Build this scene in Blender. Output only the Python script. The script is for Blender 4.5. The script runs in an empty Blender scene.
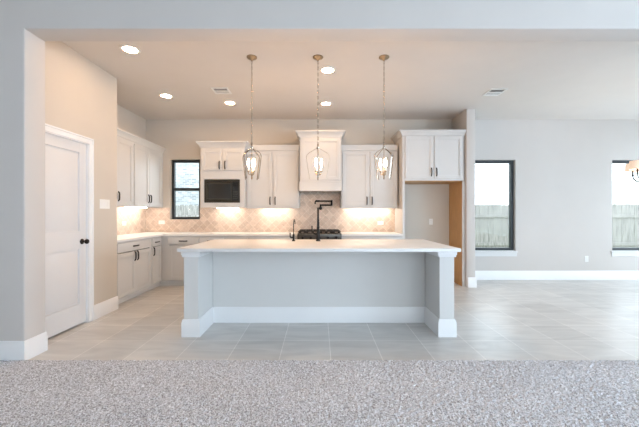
import bpy, bmesh, math, random
import numpy as np
from mathutils import Vector, Matrix

random.seed(7)
R = math.radians
SC = bpy.context.scene
COL = SC.collection

# ------------------------------------------------------------------ camera, world, big lights, exposure
cam = bpy.data.cameras.new('camera')
cam.sensor_width = 36.0
cam.lens = 36.0 * 325.0 / 639.0
cam.shift_x = 0.5 / 639.0
cam.clip_start = 0.05
camo = bpy.data.objects.new('camera', cam)
COL.objects.link(camo)
camo.location = (0, 0, 1.29)
camo.rotation_euler = (R(90), 0, 0)
SC.camera = camo

SC.view_settings.view_transform = 'Standard'
SC.view_settings.look = 'None'
SC.view_settings.gamma = 1.0
SC.view_settings.use_curve_mapping = False
SC.view_settings.exposure = 0.12

w = bpy.data.worlds.new('sky')
SC.world = w
w.use_nodes = True
bg = w.node_tree.nodes['Background']
bg.inputs[0].default_value = (0.80, 0.92, 1.0, 1)
bg.inputs[1].default_value = 4.0

def area_light(name, loc, rot, sx, sy, power, color, spread=180):
    l = bpy.data.lights.new(name, 'AREA')
    l.shape = 'RECTANGLE'
    l.size, l.size_y = sx, sy
    l.energy = power
    l.color = color
    l.spread = R(spread)
    o = bpy.data.objects.new(name, l)
    COL.objects.link(o)
    o.location = loc
    o.rotation_euler = rot
    return o

DAY = (0.60, 0.79, 1.0)
# daylight entering by the living room windows behind the camera
for k, x in enumerate((1.2, 3.4, 5.6)):
    area_light('living_window_daylight', (x, -4.45, 1.55), (R(90), 0, R(180)), 1.7, 2.1, 490, DAY)
# daylight entering by the living room's right-hand window wall
area_light('living_side_daylight', (7.22, -0.6, 1.55), (R(90), 0, R(90)), 3.2, 2.3, 220, DAY)
# daylight entering by the glazed opening on the dining room's right wall
area_light('dining_window_daylight', (7.22, 4.75, 1.25), (R(90), 0, R(90)), 2.3, 2.2, 30, DAY)

# ------------------------------------------------------------------ materials
def mat(name, col, rough=0.5, metal=0.0, var=0.03, vscale=6.0, bump=0.0, bscale=200.0, spec=0.5,
        emit=None, estr=0.0, coat=0.0, stretch=None):
    m = bpy.data.materials.new(name)
    m.use_nodes = True
    nt = m.node_tree
    p = nt.nodes['Principled BSDF']
    p.inputs['Roughness'].default_value = rough
    p.inputs['Metallic'].default_value = metal
    p.inputs['Specular IOR Level'].default_value = spec
    p.inputs['Coat Weight'].default_value = coat
    tc = nt.nodes.new('ShaderNodeTexCoord')
    n = nt.nodes.new('ShaderNodeTexNoise')
    n.inputs['Scale'].default_value = vscale
    n.inputs['Detail'].default_value = 4
    src = tc.outputs['Object']
    if stretch:
        mp = nt.nodes.new('ShaderNodeMapping')
        mp.inputs['Scale'].default_value = stretch
        nt.links.new(src, mp.inputs[0])
        src = mp.outputs[0]
    nt.links.new(src, n.inputs['Vector'])
    r = nt.nodes.new('ShaderNodeValToRGB')
    c = Vector(col)
    lo = c * (1 - var)
    hi = c * (1 + var)
    r.color_ramp.elements[0].position = 0.3
    r.color_ramp.elements[1].position = 0.7
    r.color_ramp.elements[0].color = (*lo, 1)
    r.color_ramp.elements[1].color = (*[min(1, v) for v in hi], 1)
    nt.links.new(n.outputs['Fac'], r.inputs[0])
    nt.links.new(r.outputs[0], p.inputs['Base Color'])
    if bump:
        b = nt.nodes.new('ShaderNodeTexNoise')
        b.inputs['Scale'].default_value = bscale
        b.inputs['Detail'].default_value = 2
        nt.links.new(src, b.inputs['Vector'])
        bn = nt.nodes.new('ShaderNodeBump')
        bn.inputs['Strength'].default_value = bump
        bn.inputs['Distance'].default_value = 0.002
        nt.links.new(b.outputs['Fac'], bn.inputs['Height'])
        nt.links.new(bn.outputs[0], p.inputs['Normal'])
    if emit:
        p.inputs['Emission Color'].default_value = (*emit, 1)
        p.inputs['Emission Strength'].default_value = estr
    return m

M = {}
M['paint'] = mat('wall_paint', (0.60, 0.568, 0.54), 0.75, var=0.012, vscale=3, bump=0.15, bscale=60, spec=0.25)
M['island'] = mat('island_paint', (0.69, 0.685, 0.67), 0.7, var=0.012, vscale=3, bump=0.15, bscale=60, spec=0.25)
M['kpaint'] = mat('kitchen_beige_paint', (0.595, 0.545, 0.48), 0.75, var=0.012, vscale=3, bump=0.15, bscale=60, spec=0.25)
M['ceil'] = mat('ceiling_paint', (0.70, 0.66, 0.62), 0.85, var=0.012, vscale=3, bump=0.2, bscale=50, spec=0.15)
M['trim'] = mat('trim_white', (0.83, 0.835, 0.84), 0.4, var=0.01, vscale=4)
M['cab'] = mat('cabinet_white', (0.61, 0.605, 0.595), 0.38, var=0.012, vscale=5)
M['door'] = mat('door_white', (0.70, 0.70, 0.705), 0.4, var=0.01, vscale=4)
M['sill'] = mat('sill_white', (0.68, 0.68, 0.68), 0.45, var=0.01)
M['toe'] = mat('toe_kick_white', (0.76, 0.75, 0.73), 0.5, var=0.02)
M['dark_gap'] = mat('cabinet_shadow_gap', (0.30, 0.29, 0.28), 0.6)
M['counter'] = mat('quartz_white', (0.79, 0.785, 0.775), 0.36, var=0.01, vscale=14)
M['bronze'] = mat('dark_bronze', (0.028, 0.024, 0.021), 0.38, metal=0.7, var=0.1, vscale=30)
M['black'] = mat('matte_black', (0.010, 0.010, 0.010), 0.45, var=0.1, vscale=30, spec=0.25)
M['blackgloss'] = mat('black_glass', (0.02, 0.02, 0.018), 0.08, var=0.1)
M['steel'] = mat('dark_stainless', (0.10, 0.097, 0.09), 0.3, metal=0.85, var=0.06, vscale=20, stretch=(1, 30, 30))
M['mwframe'] = mat('black_stainless', (0.055, 0.05, 0.038), 0.28, metal=0.6, var=0.06, vscale=20)
M['iron'] = mat('cast_iron', (0.022, 0.02, 0.018), 0.6, var=0.2, vscale=40)
M['nickel'] = mat('polished_nickel', (0.46, 0.41, 0.35), 0.16, metal=1.0, var=0.04, vscale=25)
M['brass'] = mat('aged_brass', (0.36, 0.285, 0.20), 0.32, metal=1.0, var=0.08, vscale=25)
M['candle'] = mat('candle_sleeve', (0.80, 0.76, 0.68), 0.5)
M['bulb'] = mat('bulb_glow', (1, 0.95, 0.88), 0.3, emit=(1.0, 0.62, 0.34), estr=330)
M['bulb_soft'] = mat('soft_bulb_glow', (1, 0.95, 0.88), 0.3, emit=(1.0, 0.74, 0.5), estr=60)
M['can'] = mat('downlight_glow', (1, 1, 1), 0.4, emit=(1.0, 0.60, 0.30), estr=112)
M['strip'] = mat('light_strip_glow', (1, 1, 1), 0.4, emit=(1.0, 0.86, 0.73), estr=40)
M['plastic'] = mat('white_plastic', (0.82, 0.82, 0.80), 0.35, var=0.01)
M['slot'] = mat('slot_dark', (0.10, 0.095, 0.09), 0.6)
M['winframe'] = mat('black_window_frame', (0.022, 0.028, 0.033), 0.45, var=0.08, vscale=12)
M['wood'] = mat('maple_veneer', (0.52, 0.29, 0.115), 0.45, var=0.12, vscale=5, stretch=(14, 14, 1))
M['fence'] = mat('weathered_cedar', (0.30, 0.285, 0.27), 0.9, var=0.42, vscale=5, stretch=(9, 9, 0.8), bump=0.3, bscale=60)
M['ground'] = mat('dry_grass', (0.30, 0.34, 0.20), 0.95, var=0.3, vscale=5, bump=0.6, bscale=40)
M['roof'] = mat('shingle_roof', (0.62, 0.60, 0.57), 0.9, var=0.15, vscale=14, bump=0.4, bscale=50)
M['shade'] = mat('linen_shade', (0.86, 0.72, 0.60), 0.8, var=0.05, vscale=60, emit=(1.0, 0.68, 0.48), estr=0.35)

def glass(name):
    m = bpy.data.materials.new(name)
    m.use_nodes = True
    nt = m.node_tree
    nt.nodes.remove(nt.nodes['Principled BSDF'])
    out = nt.nodes['Material Output']
    t = nt.nodes.new('ShaderNodeBsdfTransparent')
    t.inputs[0].default_value = (0.97, 0.975, 0.975, 1)
    g = nt.nodes.new('ShaderNodeBsdfGlossy')
    g.inputs['Roughness'].default_value = 0.02
    f = nt.nodes.new('ShaderNodeFresnel')
    f.inputs[0].default_value = 1.12
    mx = nt.nodes.new('ShaderNodeMixShader')
    nt.links.new(f.outputs[0], mx.inputs[0])
    nt.links.new(t.outputs[0], mx.inputs[1])
    nt.links.new(g.outputs[0], mx.inputs[2])
    nt.links.new(mx.outputs[0], out.inputs[0])
    return m
M['glass'] = glass('window_glass')

def tile_mat(name, loc, bw, bh, mortar, cols, mcol, rough, rot=0.0, offset=0.0, wall=None, vein=(3, 9), bump=0.3, spec=0.5):
    m = bpy.data.materials.new(name)
    m.use_nodes = True
    nt = m.node_tree
    p = nt.nodes['Principled BSDF']
    p.inputs['Roughness'].default_value = rough
    p.inputs['Specular IOR Level'].default_value = spec
    tc = nt.nodes.new('ShaderNodeTexCoord')
    src = tc.outputs['Object']
    if wall:
        sx = nt.nodes.new('ShaderNodeSeparateXYZ')
        cx = nt.nodes.new('ShaderNodeCombineXYZ')
        nt.links.new(src, sx.inputs[0])
        ad = nt.nodes.new('ShaderNodeMath')
        ad.operation = 'ADD'
        nt.links.new(sx.outputs[0], ad.inputs[0])
        nt.links.new(sx.outputs[1], ad.inputs[1])
        nt.links.new(ad.outputs[0], cx.inputs[0])
        nt.links.new(sx.outputs[2], cx.inputs[1])
        src = cx.outputs[0]
    mp = nt.nodes.new('ShaderNodeMapping')
    mp.inputs['Location'].default_value = (-loc[0], -loc[1], 0)
    mp.inputs['Rotation'].default_value = (0, 0, rot)
    nt.links.new(src, mp.inputs[0])
    br = nt.nodes.new('ShaderNodeTexBrick')
    br.offset = offset
    br.squash = 1.0
    br.inputs['Scale'].default_value = 1.0
    br.inputs['Brick Width'].default_value = bw
    br.inputs['Row Height'].default_value = bh
    br.inputs['Mortar Size'].default_value = mortar
    br.inputs['Mortar Smooth'].default_value = 0.1
    br.inputs['Color1'].default_value = (*cols[0], 1)
    br.inputs['Color2'].default_value = (*cols[1], 1)
    br.inputs['Mortar'].default_value = (*mcol, 1)
    nt.links.new(mp.outputs[0], br.inputs['Vector'])
    n = nt.nodes.new('ShaderNodeTexNoise')
    mp2 = nt.nodes.new('ShaderNodeMapping')
    mp2.inputs['Scale'].default_value = (vein[0], vein[1], 1)
    nt.links.new(src, mp2.inputs[0])
    nt.links.new(mp2.outputs[0], n.inputs['Vector'])
    n.inputs['Scale'].default_value = 1.0
    n.inputs['Detail'].default_value = 6
    n.inputs['Distortion'].default_value = 1.2
    rr = nt.nodes.new('ShaderNodeValToRGB')
    rr.color_ramp.elements[0].position = 0.3
    rr.color_ramp.elements[1].position = 0.72
    rr.color_ramp.elements[0].color = (0.86, 0.86, 0.86, 1)
    rr.color_ramp.elements[1].color = (1.1, 1.1, 1.1, 1)
    nt.links.new(n.outputs['Fac'], rr.inputs[0])
    mu = nt.nodes.new('ShaderNodeMix')
    mu.data_type = 'RGBA'
    mu.blend_type = 'MULTIPLY'
    mu.inputs[0].default_value = 1.0
    nt.links.new(br.outputs['Color'], mu.inputs[6])
    nt.links.new(rr.outputs[0], mu.inputs[7])
    nt.links.new(mu.outputs[2], p.inputs['Base Color'])
    bn = nt.nodes.new('ShaderNodeBump')
    bn.invert = True
    bn.inputs['Strength'].default_value = bump
    bn.inputs['Distance'].default_value = 0.002
    nt.links.new(br.outputs['Fac'], bn.inputs['Height'])
    nt.links.new(bn.outputs[0], p.inputs['Normal'])
    return m
M['floor'] = tile_mat('floor_tile', (0.105, 3.296), 0.4575, 0.4575, 0.0032,
                      ((0.59, 0.58, 0.56), (0.66, 0.65, 0.63)), (0.86, 0.84, 0.82), 0.36, vein=(1.6, 6))
M['splash'] = tile_mat('backsplash_stone', (0.0, 0.93), 0.105, 0.105, 0.003,
                       ((0.68, 0.555, 0.46), (0.54, 0.42, 0.335)), (0.74, 0.65, 0.57), 0.4, rot=R(45), offset=0.0,
                       wall=True, vein=(16, 16))
M['brick'] = tile_mat('pale_brick', (0, 0), 0.21, 0.075, 0.008,
                      ((0.50, 0.51, 0.52), (0.27, 0.28, 0.30)), (0.52, 0.52, 0.53), 0.9, offset=0.5, wall=True, vein=(2, 2))

def carpet_mat():
    m = mat('carpet_pile', (0.565, 0.58, 0.62), 0.95, var=0.55, vscale=115, spec=0.1)
    nt = m.node_tree
    p = nt.nodes['Principled BSDF']
    p.inputs['Sheen Weight'].default_value = 0.15
    ramp = p.inputs['Base Color'].links[0].from_node
    ramp.color_ramp.elements[0].position = 0.36
    ramp.color_ramp.elements[1].position = 0.62
    tc = [n for n in nt.nodes if n.type == 'TEX_COORD'][0]
    n2 = nt.nodes.new('ShaderNodeTexNoise')
    n2.inputs['Scale'].default_value = 2.2
    n2.inputs['Detail'].default_value = 5
    nt.links.new(tc.outputs['Object'], n2.inputs['Vector'])
    r2 = nt.nodes.new('ShaderNodeValToRGB')
    r2.color_ramp.elements[0].position = 0.3
    r2.color_ramp.elements[1].position = 0.7
    r2.color_ramp.elements[0].color = (0.93, 0.93, 0.93, 1)
    r2.color_ramp.elements[1].color = (1.05, 1.05, 1.05, 1)
    nt.links.new(n2.outputs['Fac'], r2.inputs[0])
    mu = nt.nodes.new('ShaderNodeMix')
    mu.data_type = 'RGBA'
    mu.blend_type = 'MULTIPLY'
    mu.inputs[0].default_value = 1.0
    nt.links.new(ramp.outputs[0], mu.inputs[6])
    nt.links.new(r2.outputs[0], mu.inputs[7])
    nt.links.new(mu.outputs[2], p.inputs['Base Color'])
    return m
M['carpet'] = carpet_mat()

# ------------------------------------------------------------------ mesh helpers
class MB:
    def __init__(self):
        self.bm = bmesh.new()

    def _merge(self, b2, mtx=None):
        if mtx is not None:
            bmesh.ops.transform(b2, matrix=mtx, verts=b2.verts)
        me = bpy.data.meshes.new('tmp')
        b2.to_mesh(me)
        b2.free()
        self.bm.from_mesh(me)
        bpy.data.meshes.remove(me)

    def box(self, x0, x1, y0, y1, z0, z1, bev=0.0, seg=1, mtx=None):
        b = bmesh.new()
        bmesh.ops.create_cube(b, size=1.0)
        for v in b.verts:
            v.co = Vector(((x0 + x1) / 2 + v.co.x * (x1 - x0), (y0 + y1) / 2 + v.co.y * (y1 - y0), (z0 + z1) / 2 + v.co.z * (z1 - z0)))
        if bev > 0:
            bmesh.ops.bevel(b, geom=list(b.edges), offset=bev, segments=seg, affect='EDGES', profile=0.5)
        self._merge(b, mtx)
        return self

    def lathe(self, prof, c=(0, 0, 0), n=24, axis='Z', cap=True):
        b = bmesh.new()
        rings = []
        for r, z in prof:
            ring = []
            if r < 1e-6:
                ring = [b.verts.new((0, 0, z))] * n
            else:
                for k in range(n):
                    a = 2 * math.pi * k / n
                    ring.append(b.verts.new((r * math.cos(a), r * math.sin(a), z)))
            rings.append(ring)
        for a, c2 in zip(rings, rings[1:]):
            for k in range(n):
                vs = [a[k], a[(k + 1) % n], c2[(k + 1) % n], c2[k]]
                u = []
                for v in vs:
                    if v not in u:
                        u.append(v)
                if len(u) > 2:
                    try:
                        b.faces.new(u)
                    except ValueError:
                        pass
        for ring in (rings[0], rings[-1]):
            if cap and len(set(ring)) > 2:
                try:
                    b.faces.new(ring)
                except ValueError:
                    pass
        bmesh.ops.recalc_face_normals(b, faces=b.faces)
        mt = Matrix.Translation(c)
        if axis == 'X':
            mt = mt @ Matrix.Rotation(R(90), 4, 'Y')
        elif axis == 'Y':
            mt = mt @ Matrix.Rotation(R(90), 4, 'X')
        self._merge(b, mt)
        return self

    def tube(self, pts, r, n=10):
        pts = [Vector(p) for p in pts]
        rs = r if isinstance(r, (list, tuple)) else [r] * len(pts)
        b = bmesh.new()
        rings = []
        up = None
        for i, p in enumerate(pts):
            if i == 0:
                t = pts[1] - p
            elif i == len(pts) - 1:
                t = p - pts[i - 1]
            else:
                t = (pts[i + 1] - p).normalized() + (p - pts[i - 1]).normalized()
            t.normalize()
            if up is None:
                up = Vector((0, 0, 1)) if abs(t.z) < 0.9 else Vector((0, 1, 0))
            u = up - t * up.dot(t)
            u.normalize()
            up = u
            v = t.cross(u)
            rings.append([b.verts.new(p + rs[i] * (u * math.cos(2 * math.pi * k / n) + v * math.sin(2 * math.pi * k / n))) for k in range(n)])
        for a, c in zip(rings, rings[1:]):
            for k in range(n):
                b.faces.new([a[k], a[(k + 1) % n], c[(k + 1) % n], c[k]])
        b.faces.new(rings[0][::-1])
        b.faces.new(rings[-1])
        bmesh.ops.recalc_face_normals(b, faces=b.faces)
        self._merge(b)
        return self

    def strap(self, pts, wdir, w_, t_):
        """flat band following pts; wdir = constant width direction"""
        pts = [Vector(p) for p in pts]
        wd = Vector(wdir).normalized()
        b = bmesh.new()
        rings = []
        for i, p in enumerate(pts):
            if i == 0:
                t = pts[1] - p
            elif i == len(pts) - 1:
                t = p - pts[i - 1]
            else:
                t = pts[i + 1] - pts[i - 1]
            nrm = t.normalized().cross(wd)
            rings.append([b.verts.new(p + wd * sx * w_ / 2 + nrm * sy * t_ / 2) for sx, sy in ((-1, -1), (1, -1), (1, 1), (-1, 1))])
        for a, c in zip(rings, rings[1:]):
            for k in range(4):
                b.faces.new([a[k], a[(k + 1) % 4], c[(k + 1) % 4], c[k]])
        b.faces.new(rings[0][::-1])
        b.faces.new(rings[-1])
        bmesh.ops.recalc_face_normals(b, faces=b.faces)
        self._merge(b)
        return self

    def sweep(self, path, prof):
        """profile (outward offset, z) swept along a 2D open path; outward = right of travel; mitred"""
        path = [Vector((p[0], p[1])) for p in path]
        b = bmesh.new()
        nrm = []
        for a, c in zip(path, path[1:]):
            d = (c - a).normalized()
            nrm.append(Vector((d.y, -d.x)))
        rings = []
        for i, p in enumerate(path):
            if i == 0:
                m = nrm[0]
            elif i == len(path) - 1:
                m = nrm[-1]
            else:
                m = (nrm[i - 1] + nrm[i]).normalized()
                m = m / max(0.2, m.dot(nrm[i]))
            rings.append([b.verts.new((p.x + m.x * o, p.y + m.y * o, z)) for o, z in prof])
        n = len(prof)
        for a, c in zip(rings, rings[1:]):
            for k in range(n):
                b.faces.new([a[k], a[(k + 1) % n], c[(k + 1) % n], c[k]])
        b.faces.new(rings[0][::-1])
        b.faces.new(rings[-1])
        bmesh.ops.recalc_face_normals(b, faces=b.faces)
        self._merge(b)
        return self

    def prism(self, poly, y0, y1):
        """polygon in XZ extruded along Y"""
        b = bmesh.new()
        a = [b.verts.new((x, y0, z)) for x, z in poly]
        c = [b.verts.new((x, y1, z)) for x, z in poly]
        n = len(poly)
        b.faces.new(a)
        b.faces.new(c[::-1])
        for k in range(n):
            b.faces.new([a[k], c[k], c[(k + 1) % n], a[(k + 1) % n]])
        bmesh.ops.recalc_face_normals(b, faces=b.faces)
        self._merge(b)
        return self

    def build(self, name, m, parent=None, loc=(0, 0, 0), smooth=True):
        me = bpy.data.meshes.new(name)
        self.bm.to_mesh(me)
        self.bm.free()
        me.materials.append(m)
        if smooth:
            for p in me.polygons:
                p.use_smooth = True
            me.set_sharp_from_angle(angle=R(34))
        o = bpy.data.objects.new(name, me)
        o.location = loc
        COL.objects.link(o)
        if parent:
            o.parent = parent
        return o

def tag(o, label=None, cat=None, group=None, kind=None):
    if label:
        o['label'] = label
    if cat:
        o['category'] = cat
    if group:
        o['group'] = group
    if kind:
        o['kind'] = kind
    return o

def empty(name, loc, rz=0.0, label=None, cat=None, group=None, kind=None):
    o = bpy.data.objects.new(name, None)
    o.empty_display_size = 0.1
    COL.objects.link(o)
    o.location = loc
    o.rotation_euler = (0, 0, rz)
    return tag(o, label, cat, group, kind)

def copy_tree(o, parent=None):
    c = o.copy()
    COL.objects.link(c)
    if parent:
        c.parent = parent
    for ch in list(o.children):
        copy_tree(ch, c)
    return c

def struct(name, mb, m, label, cat, parent=None):
    o = mb.build(name, m, parent)
    if parent is None:
        tag(o, label, cat, kind='structure')
    return o

def wall_cells(axis, t0, t1, a0, a1, z0, z1, openings):
    """slab in plane axis ('Y': runs along X; 'X': runs along Y) with rectangular openings, one watertight look"""
    mb = MB()
    As = sorted({a0, a1, *[v for o in openings for v in o[:2]]})
    Zs = sorted({z0, z1, *[v for o in openings for v in o[2:]]})
    # merge vertical cells per strip
    for p, q in zip(As, As[1:]):
        run = None
        for r_, s in zip(Zs, Zs[1:]):
            inside = any(o[0] <= p and q <= o[1] and o[2] <= r_ and s <= o[3] for o in openings)
            if not inside:
                run = (run[0], s) if run else (r_, s)
            if inside and run:
                mb_box(mb, axis, p, q, t0, t1, *run)
                run = None
        if run:
            mb_box(mb, axis, p, q, t0, t1, *run)
    bmesh.ops.remove_doubles(mb.bm, verts=mb.bm.verts, dist=1e-5)
    return mb

def mb_box(mb, axis, p, q, t0, t1, z0, z1):
    if axis == 'Y':
        mb.box(p, q, t0, t1, z0, z1)
    else:
        mb.box(t0, t1, p, q, z0, z1)

# ------------------------------------------------------------------ room shell
CZ = 3.12          # kitchen ceiling
XL, XP, XR = -3.37, -2.735, 7.3
YB = 6.33
FY0, FY1 = 2.845, 3.07
OPX = -2.58

struct('floor', MB().box(-3.6, XR, 2.836, YB + 0.15, -0.06, 0.0), M['floor'], 'large square grey stone-look tile floor of the kitchen and dining area', 'floor')

def carpet():
    st = 0.0062
    xs = np.arange(-3.28, 3.4, st)
    ys = np.arange(1.55, 2.8361, st)
    ys[-1] = 2.836
    nx, ny = len(xs), len(ys)
    rng = np.random.default_rng(3)
    h = rng.normal(0, 1, (ny, nx))
    hs = (h + np.roll(h, 1, 0) + np.roll(h, -1, 0) + np.roll(h, 1, 1) + np.roll(h, -1, 1)) / 5 ** 0.5
    z = 0.014 + 0.0026 * hs
    X, Y = np.meshgrid(xs, ys)
    X = X + rng.normal(0, 0.0010, X.shape)
    Y = Y.copy()
    Y[1:-1] += rng.normal(0, 0.0010, (ny - 2, nx))
    z[-1] = -0.005
    z[0] = 0.014
    v = np.stack([X, Y, z], -1).reshape(-1, 3)
    i = np.arange(ny * nx).reshape(ny, nx)
    f = np.stack([i[:-1, :-1], i[:-1, 1:], i[1:, 1:], i[1:, :-1]], -1).reshape(-1, 4)
    # remaining carpet, away from the camera's view
    b = len(v)
    extra = np.array([(-3.28, -4.6, .014), (XR, -4.6, .014), (XR, 1.55, .014), (-3.28, 1.55, .014),
                      (xs[-1], 1.55, .014), (XR, 1.55, .014), (XR, 2.836, .014), (xs[-1], 2.836, .014)])
    v = np.concatenate([v, extra])
    f = np.concatenate([f, np.array([[b, b + 1, b + 2, b + 3], [b + 4, b + 5, b + 6, b + 7]])])
    me = bpy.data.meshes.new('floor_carpet')
    me.vertices.add(len(v))
    me.vertices.foreach_set('co', v.astype(np.float32).ravel())
    me.loops.add(f.size)
    me.loops.foreach_set('vertex_index', f.astype(np.int32).ravel())
    me.polygons.add(len(f))
    me.polygons.foreach_set('loop_start', np.arange(0, f.size, 4, dtype=np.int32))
    me.update(calc_edges=True)
    me.validate()
    me.materials.append(M['carpet'])
    for p in me.polygons:
        p.use_smooth = True
    o = bpy.data.objects.new('floor_carpet', me)
    COL.objects.link(o)
    tag(o, 'light grey looped carpet covering the foreground living room floor', 'carpet', kind='structure')
carpet()

def wall_front():
    poly = [(-3.6, 0), (OPX, 0), (OPX, 2.91), (6.2, 2.91), (6.2, 0), (7.45, 0), (7.45, 3.75), (-3.6, 3.75)]
    mb = MB().prism(poly, FY0, FY1)
    bm = mb.bm
    sel = []
    for e in bm.edges:
        m = (e.verts[0].co + e.verts[1].co) / 2
        on = all(OPX - .001 <= v.co.x <= 6.201 and v.co.z <= 2.911 for v in e.verts)
        if on and abs(e.verts[0].co.y - e.verts[1].co.y) < 1e-4:
            # vertical jamb edges and header edges
            if all(abs(v.co.x - OPX) < 1e-4 for v in e.verts) or all(abs(v.co.x - 6.2) < 1e-4 for v in e.verts) or all(abs(v.co.z - 2.91) < 1e-4 for v in e.verts):
                sel.append(e)
    bmesh.ops.bevel(bm, geom=sel, offset=0.014, segments=4, affect='EDGES', profile=0.5)
    return mb
struct('wall_front', wall_front(), M['paint'], 'grey wall with the wide cased opening between living room and kitchen', 'wall')

DOOR = (3.14, 3.855, 0.0, 2.115)
wl = wall_cells('X', XP - 0.11, XP, FY1, 4.40, 0, CZ, [DOOR])
wl.box(XL, XP - 0.11, 4.29, 4.40, 0, CZ)
struct('wall_pantry', wl, M['kpaint'], 'beige wall holding the white pantry door at left', 'wall')
struct('wall_left', MB().box(XL - 0.12, XL, FY1, YB, 0, CZ), M['kpaint'], 'left kitchen wall behind the left cabinets', 'wall')
W1 = (-2.90, -2.318, 1.175, 2.345)
W2 = (2.93, 3.83, 0.56, 2.335)
W3 = (5.71, 6.61, 0.56, 2.335)
struct('wall_back', wall_cells('Y', YB, YB + 0.15, XL - 0.12, 2.66, 0, CZ, [W1]), M['kpaint'], 'beige back wall of the kitchen behind the cabinets and refrigerator niche', 'wall')
struct('wall_dining', wall_cells('Y', YB, YB + 0.15, 2.66, XR, 0, CZ, [W2, W3]), M['paint'], 'pale grey back wall of the dining area with two tall windows', 'wall')
struct('wall_wing', MB().box(2.58, 2.732, 5.68, YB, 0, CZ, 0.006, 2), M['paint'], 'short wing wall beside the refrigerator niche', 'wall')
W4 = (3.6, 5.9, 0.15, 2.40)
W5 = (-2.2, 1.0, 0.4, 2.7)
struct('wall_right', wall_cells('X', XR, XR + 0.15, -4.6, YB + 0.15, 0, 3.75, [W4, W5]), M['paint'], 'right wall of the dining area', 'wall')
struct('ceiling', MB().box(XL - 0.12, XR, FY1, YB + 0.15, CZ, CZ + 0.1), M['ceil'], 'flat painted kitchen and dining ceiling', 'ceiling')
struct('wall_living', MB().box(-3.4, -3.28, -4.6, FY0, 0, 3.75), M['paint'], 'left wall of the living room', 'wall')
LW = [(x - 0.9, x + 0.9, 0.45, 2.65) for x in (1.2, 3.4, 5.6)]
struct('wall_rear', wall_cells('Y', -4.75, -4.6, -3.4, XR + 0.15, 0, 3.75, LW), M['paint'], 'living room wall with windows behind the viewer', 'wall')
struct('ceiling_living', MB().box(-3.4, XR + 0.15, -4.75, FY0, 3.75, 3.85), M['ceil'], 'ceiling of the living room', 'ceiling')

# baseboards
BB = [(0, 0), (0.018, 0), (0.018, 0.135), (0.013, 0.143), (0.013, 0.160), (0.006, 0.175), (0, 0.175)]
def baseboard(name, path, label):
    struct(name, MB().sweep(path, BB), M['trim'], label, 'baseboard')
# outward = right of travel
baseboard('baseboard_front', [(OPX, FY1), (OPX, FY0), (-3.28, FY0)][::-1], 'white baseboard wrapping the left jamb of the opening')
baseboard('baseboard_left', [(XP, 3.93), (XP, 4.402)], 'white baseboard on the wall right of the pantry door')
baseboard('baseboard_wing', [(2.60, 5.68), (2.732, 5.68), (2.732, 6.31)], 'white baseboard around the foot of the wing wall')
baseboard('baseboard_back', [(2.75, YB), (7.3, YB)], 'white baseboard below the dining room windows')

# ------------------------------------------------------------------ pantry door
def pantry_door():
    y0, y1, z0, z1 = 3.15, 3.845, 0.02, 2.105
    xf, xb = XP - 0.02, XP - 0.055
    d = MB()
    ST = 0.105
    d.box(xb, xf - 0.016, y0, y1, z0, z1)
    d.box(xf - 0.0165, xf, y0, y0 + ST, z0, z1, 0.002)
    d.box(xf - 0.0165, xf, y1 - ST, y1, z0, z1, 0.002)
    for a, b in ((z0, 0.25), (0.88, 1.09), (1.99, z1)):
        d.box(xf - 0.0165, xf, y0 + ST, y1 - ST, a, b, 0.002)
    for a, b in ((0.25, 0.88), (1.09, 1.99)):
        # raised field with sloped border
        ya, yb = y0 + ST + 0.018, y1 - ST - 0.018
        bb = bmesh.new()
        o_, i_ = 0.0, 0.035
        P = [(xf - 0.016, ya, a + .018), (xf - 0.016, yb, a + .018), (xf - 0.016, yb, b - .018), (xf - 0.016, ya, b - .018)]
        Q = [(xf - 0.003, ya + i_, a + .018 + i_), (xf - 0.003, yb - i_, a + .018 + i_), (xf - 0.003, yb - i_, b - .018 - i_), (xf - 0.003, ya + i_, b - .018 - i_)]
        vp = [bb.verts.new(p) for p in P]
        vq = [bb.verts.new(p) for p in Q]
        bb.faces.new(vq)
        for k in range(4):
            bb.faces.new([vp[k], vp[(k + 1) % 4], vq[(k + 1) % 4], vq[k]])
        bmesh.ops.recalc_face_normals(bb, faces=bb.faces)
        d._merge(bb)
    dr = d.build('door_1', M['door'])
    tag(dr, 'white two-panel pantry door in the left wall', 'door', kind='structure')
    k = MB()
    yk, zk = 3.775, 0.965
    k.lathe([(0, 0), (0.032, 0), (0.032, 0.006), (0.027, 0.011), (0.013, 0.014), (0.011, 0.035), (0.018, 0.040),
             (0.027, 0.050), (0.029, 0.060), (0.024, 0.072), (0.010, 0.078), (0, 0.079)], (xf, yk, zk), 24, 'X')
    k.build('door_knob', M['bronze'], dr)
    MB().box(xf - 0.03, xf + 0.001, y1 - 0.001, y1 + 0.002, 0.93, 1.0).build('latch_plate', M['bronze'], dr)
    c = MB()
    def casing(y0_, y1_, z0_, z1_):
        c.box(XP, XP + 0.012, y0_, y1_, z0_, z1_, 0.002)
    casing(3.855, 3.923, 0, 2.115)
    c.box(XP, XP + 0.02, 3.905, 3.925, 0, 2.186, 0.003)
    casing(3.075, 3.923, 2.115, 2.184)
    c.box(XP, XP + 0.02, 3.075, 3.925, 2.166, 2.186, 0.003)
    casing(3.075, 3.14, 0, 2.115)
    # jamb lining
    c.box(XP - 0.11, XP, 3.846, 3.855, 0, 2.115)
    c.box(XP - 0.11, XP, 3.14, 3.149, 0, 2.115)
    c.box(XP - 0.11, XP, 3.14, 3.855, 2.106, 2.115)
    struct('trim_1', c, M['trim'], 'white casing around the pantry door', 'door casing')
pantry_door()

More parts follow.
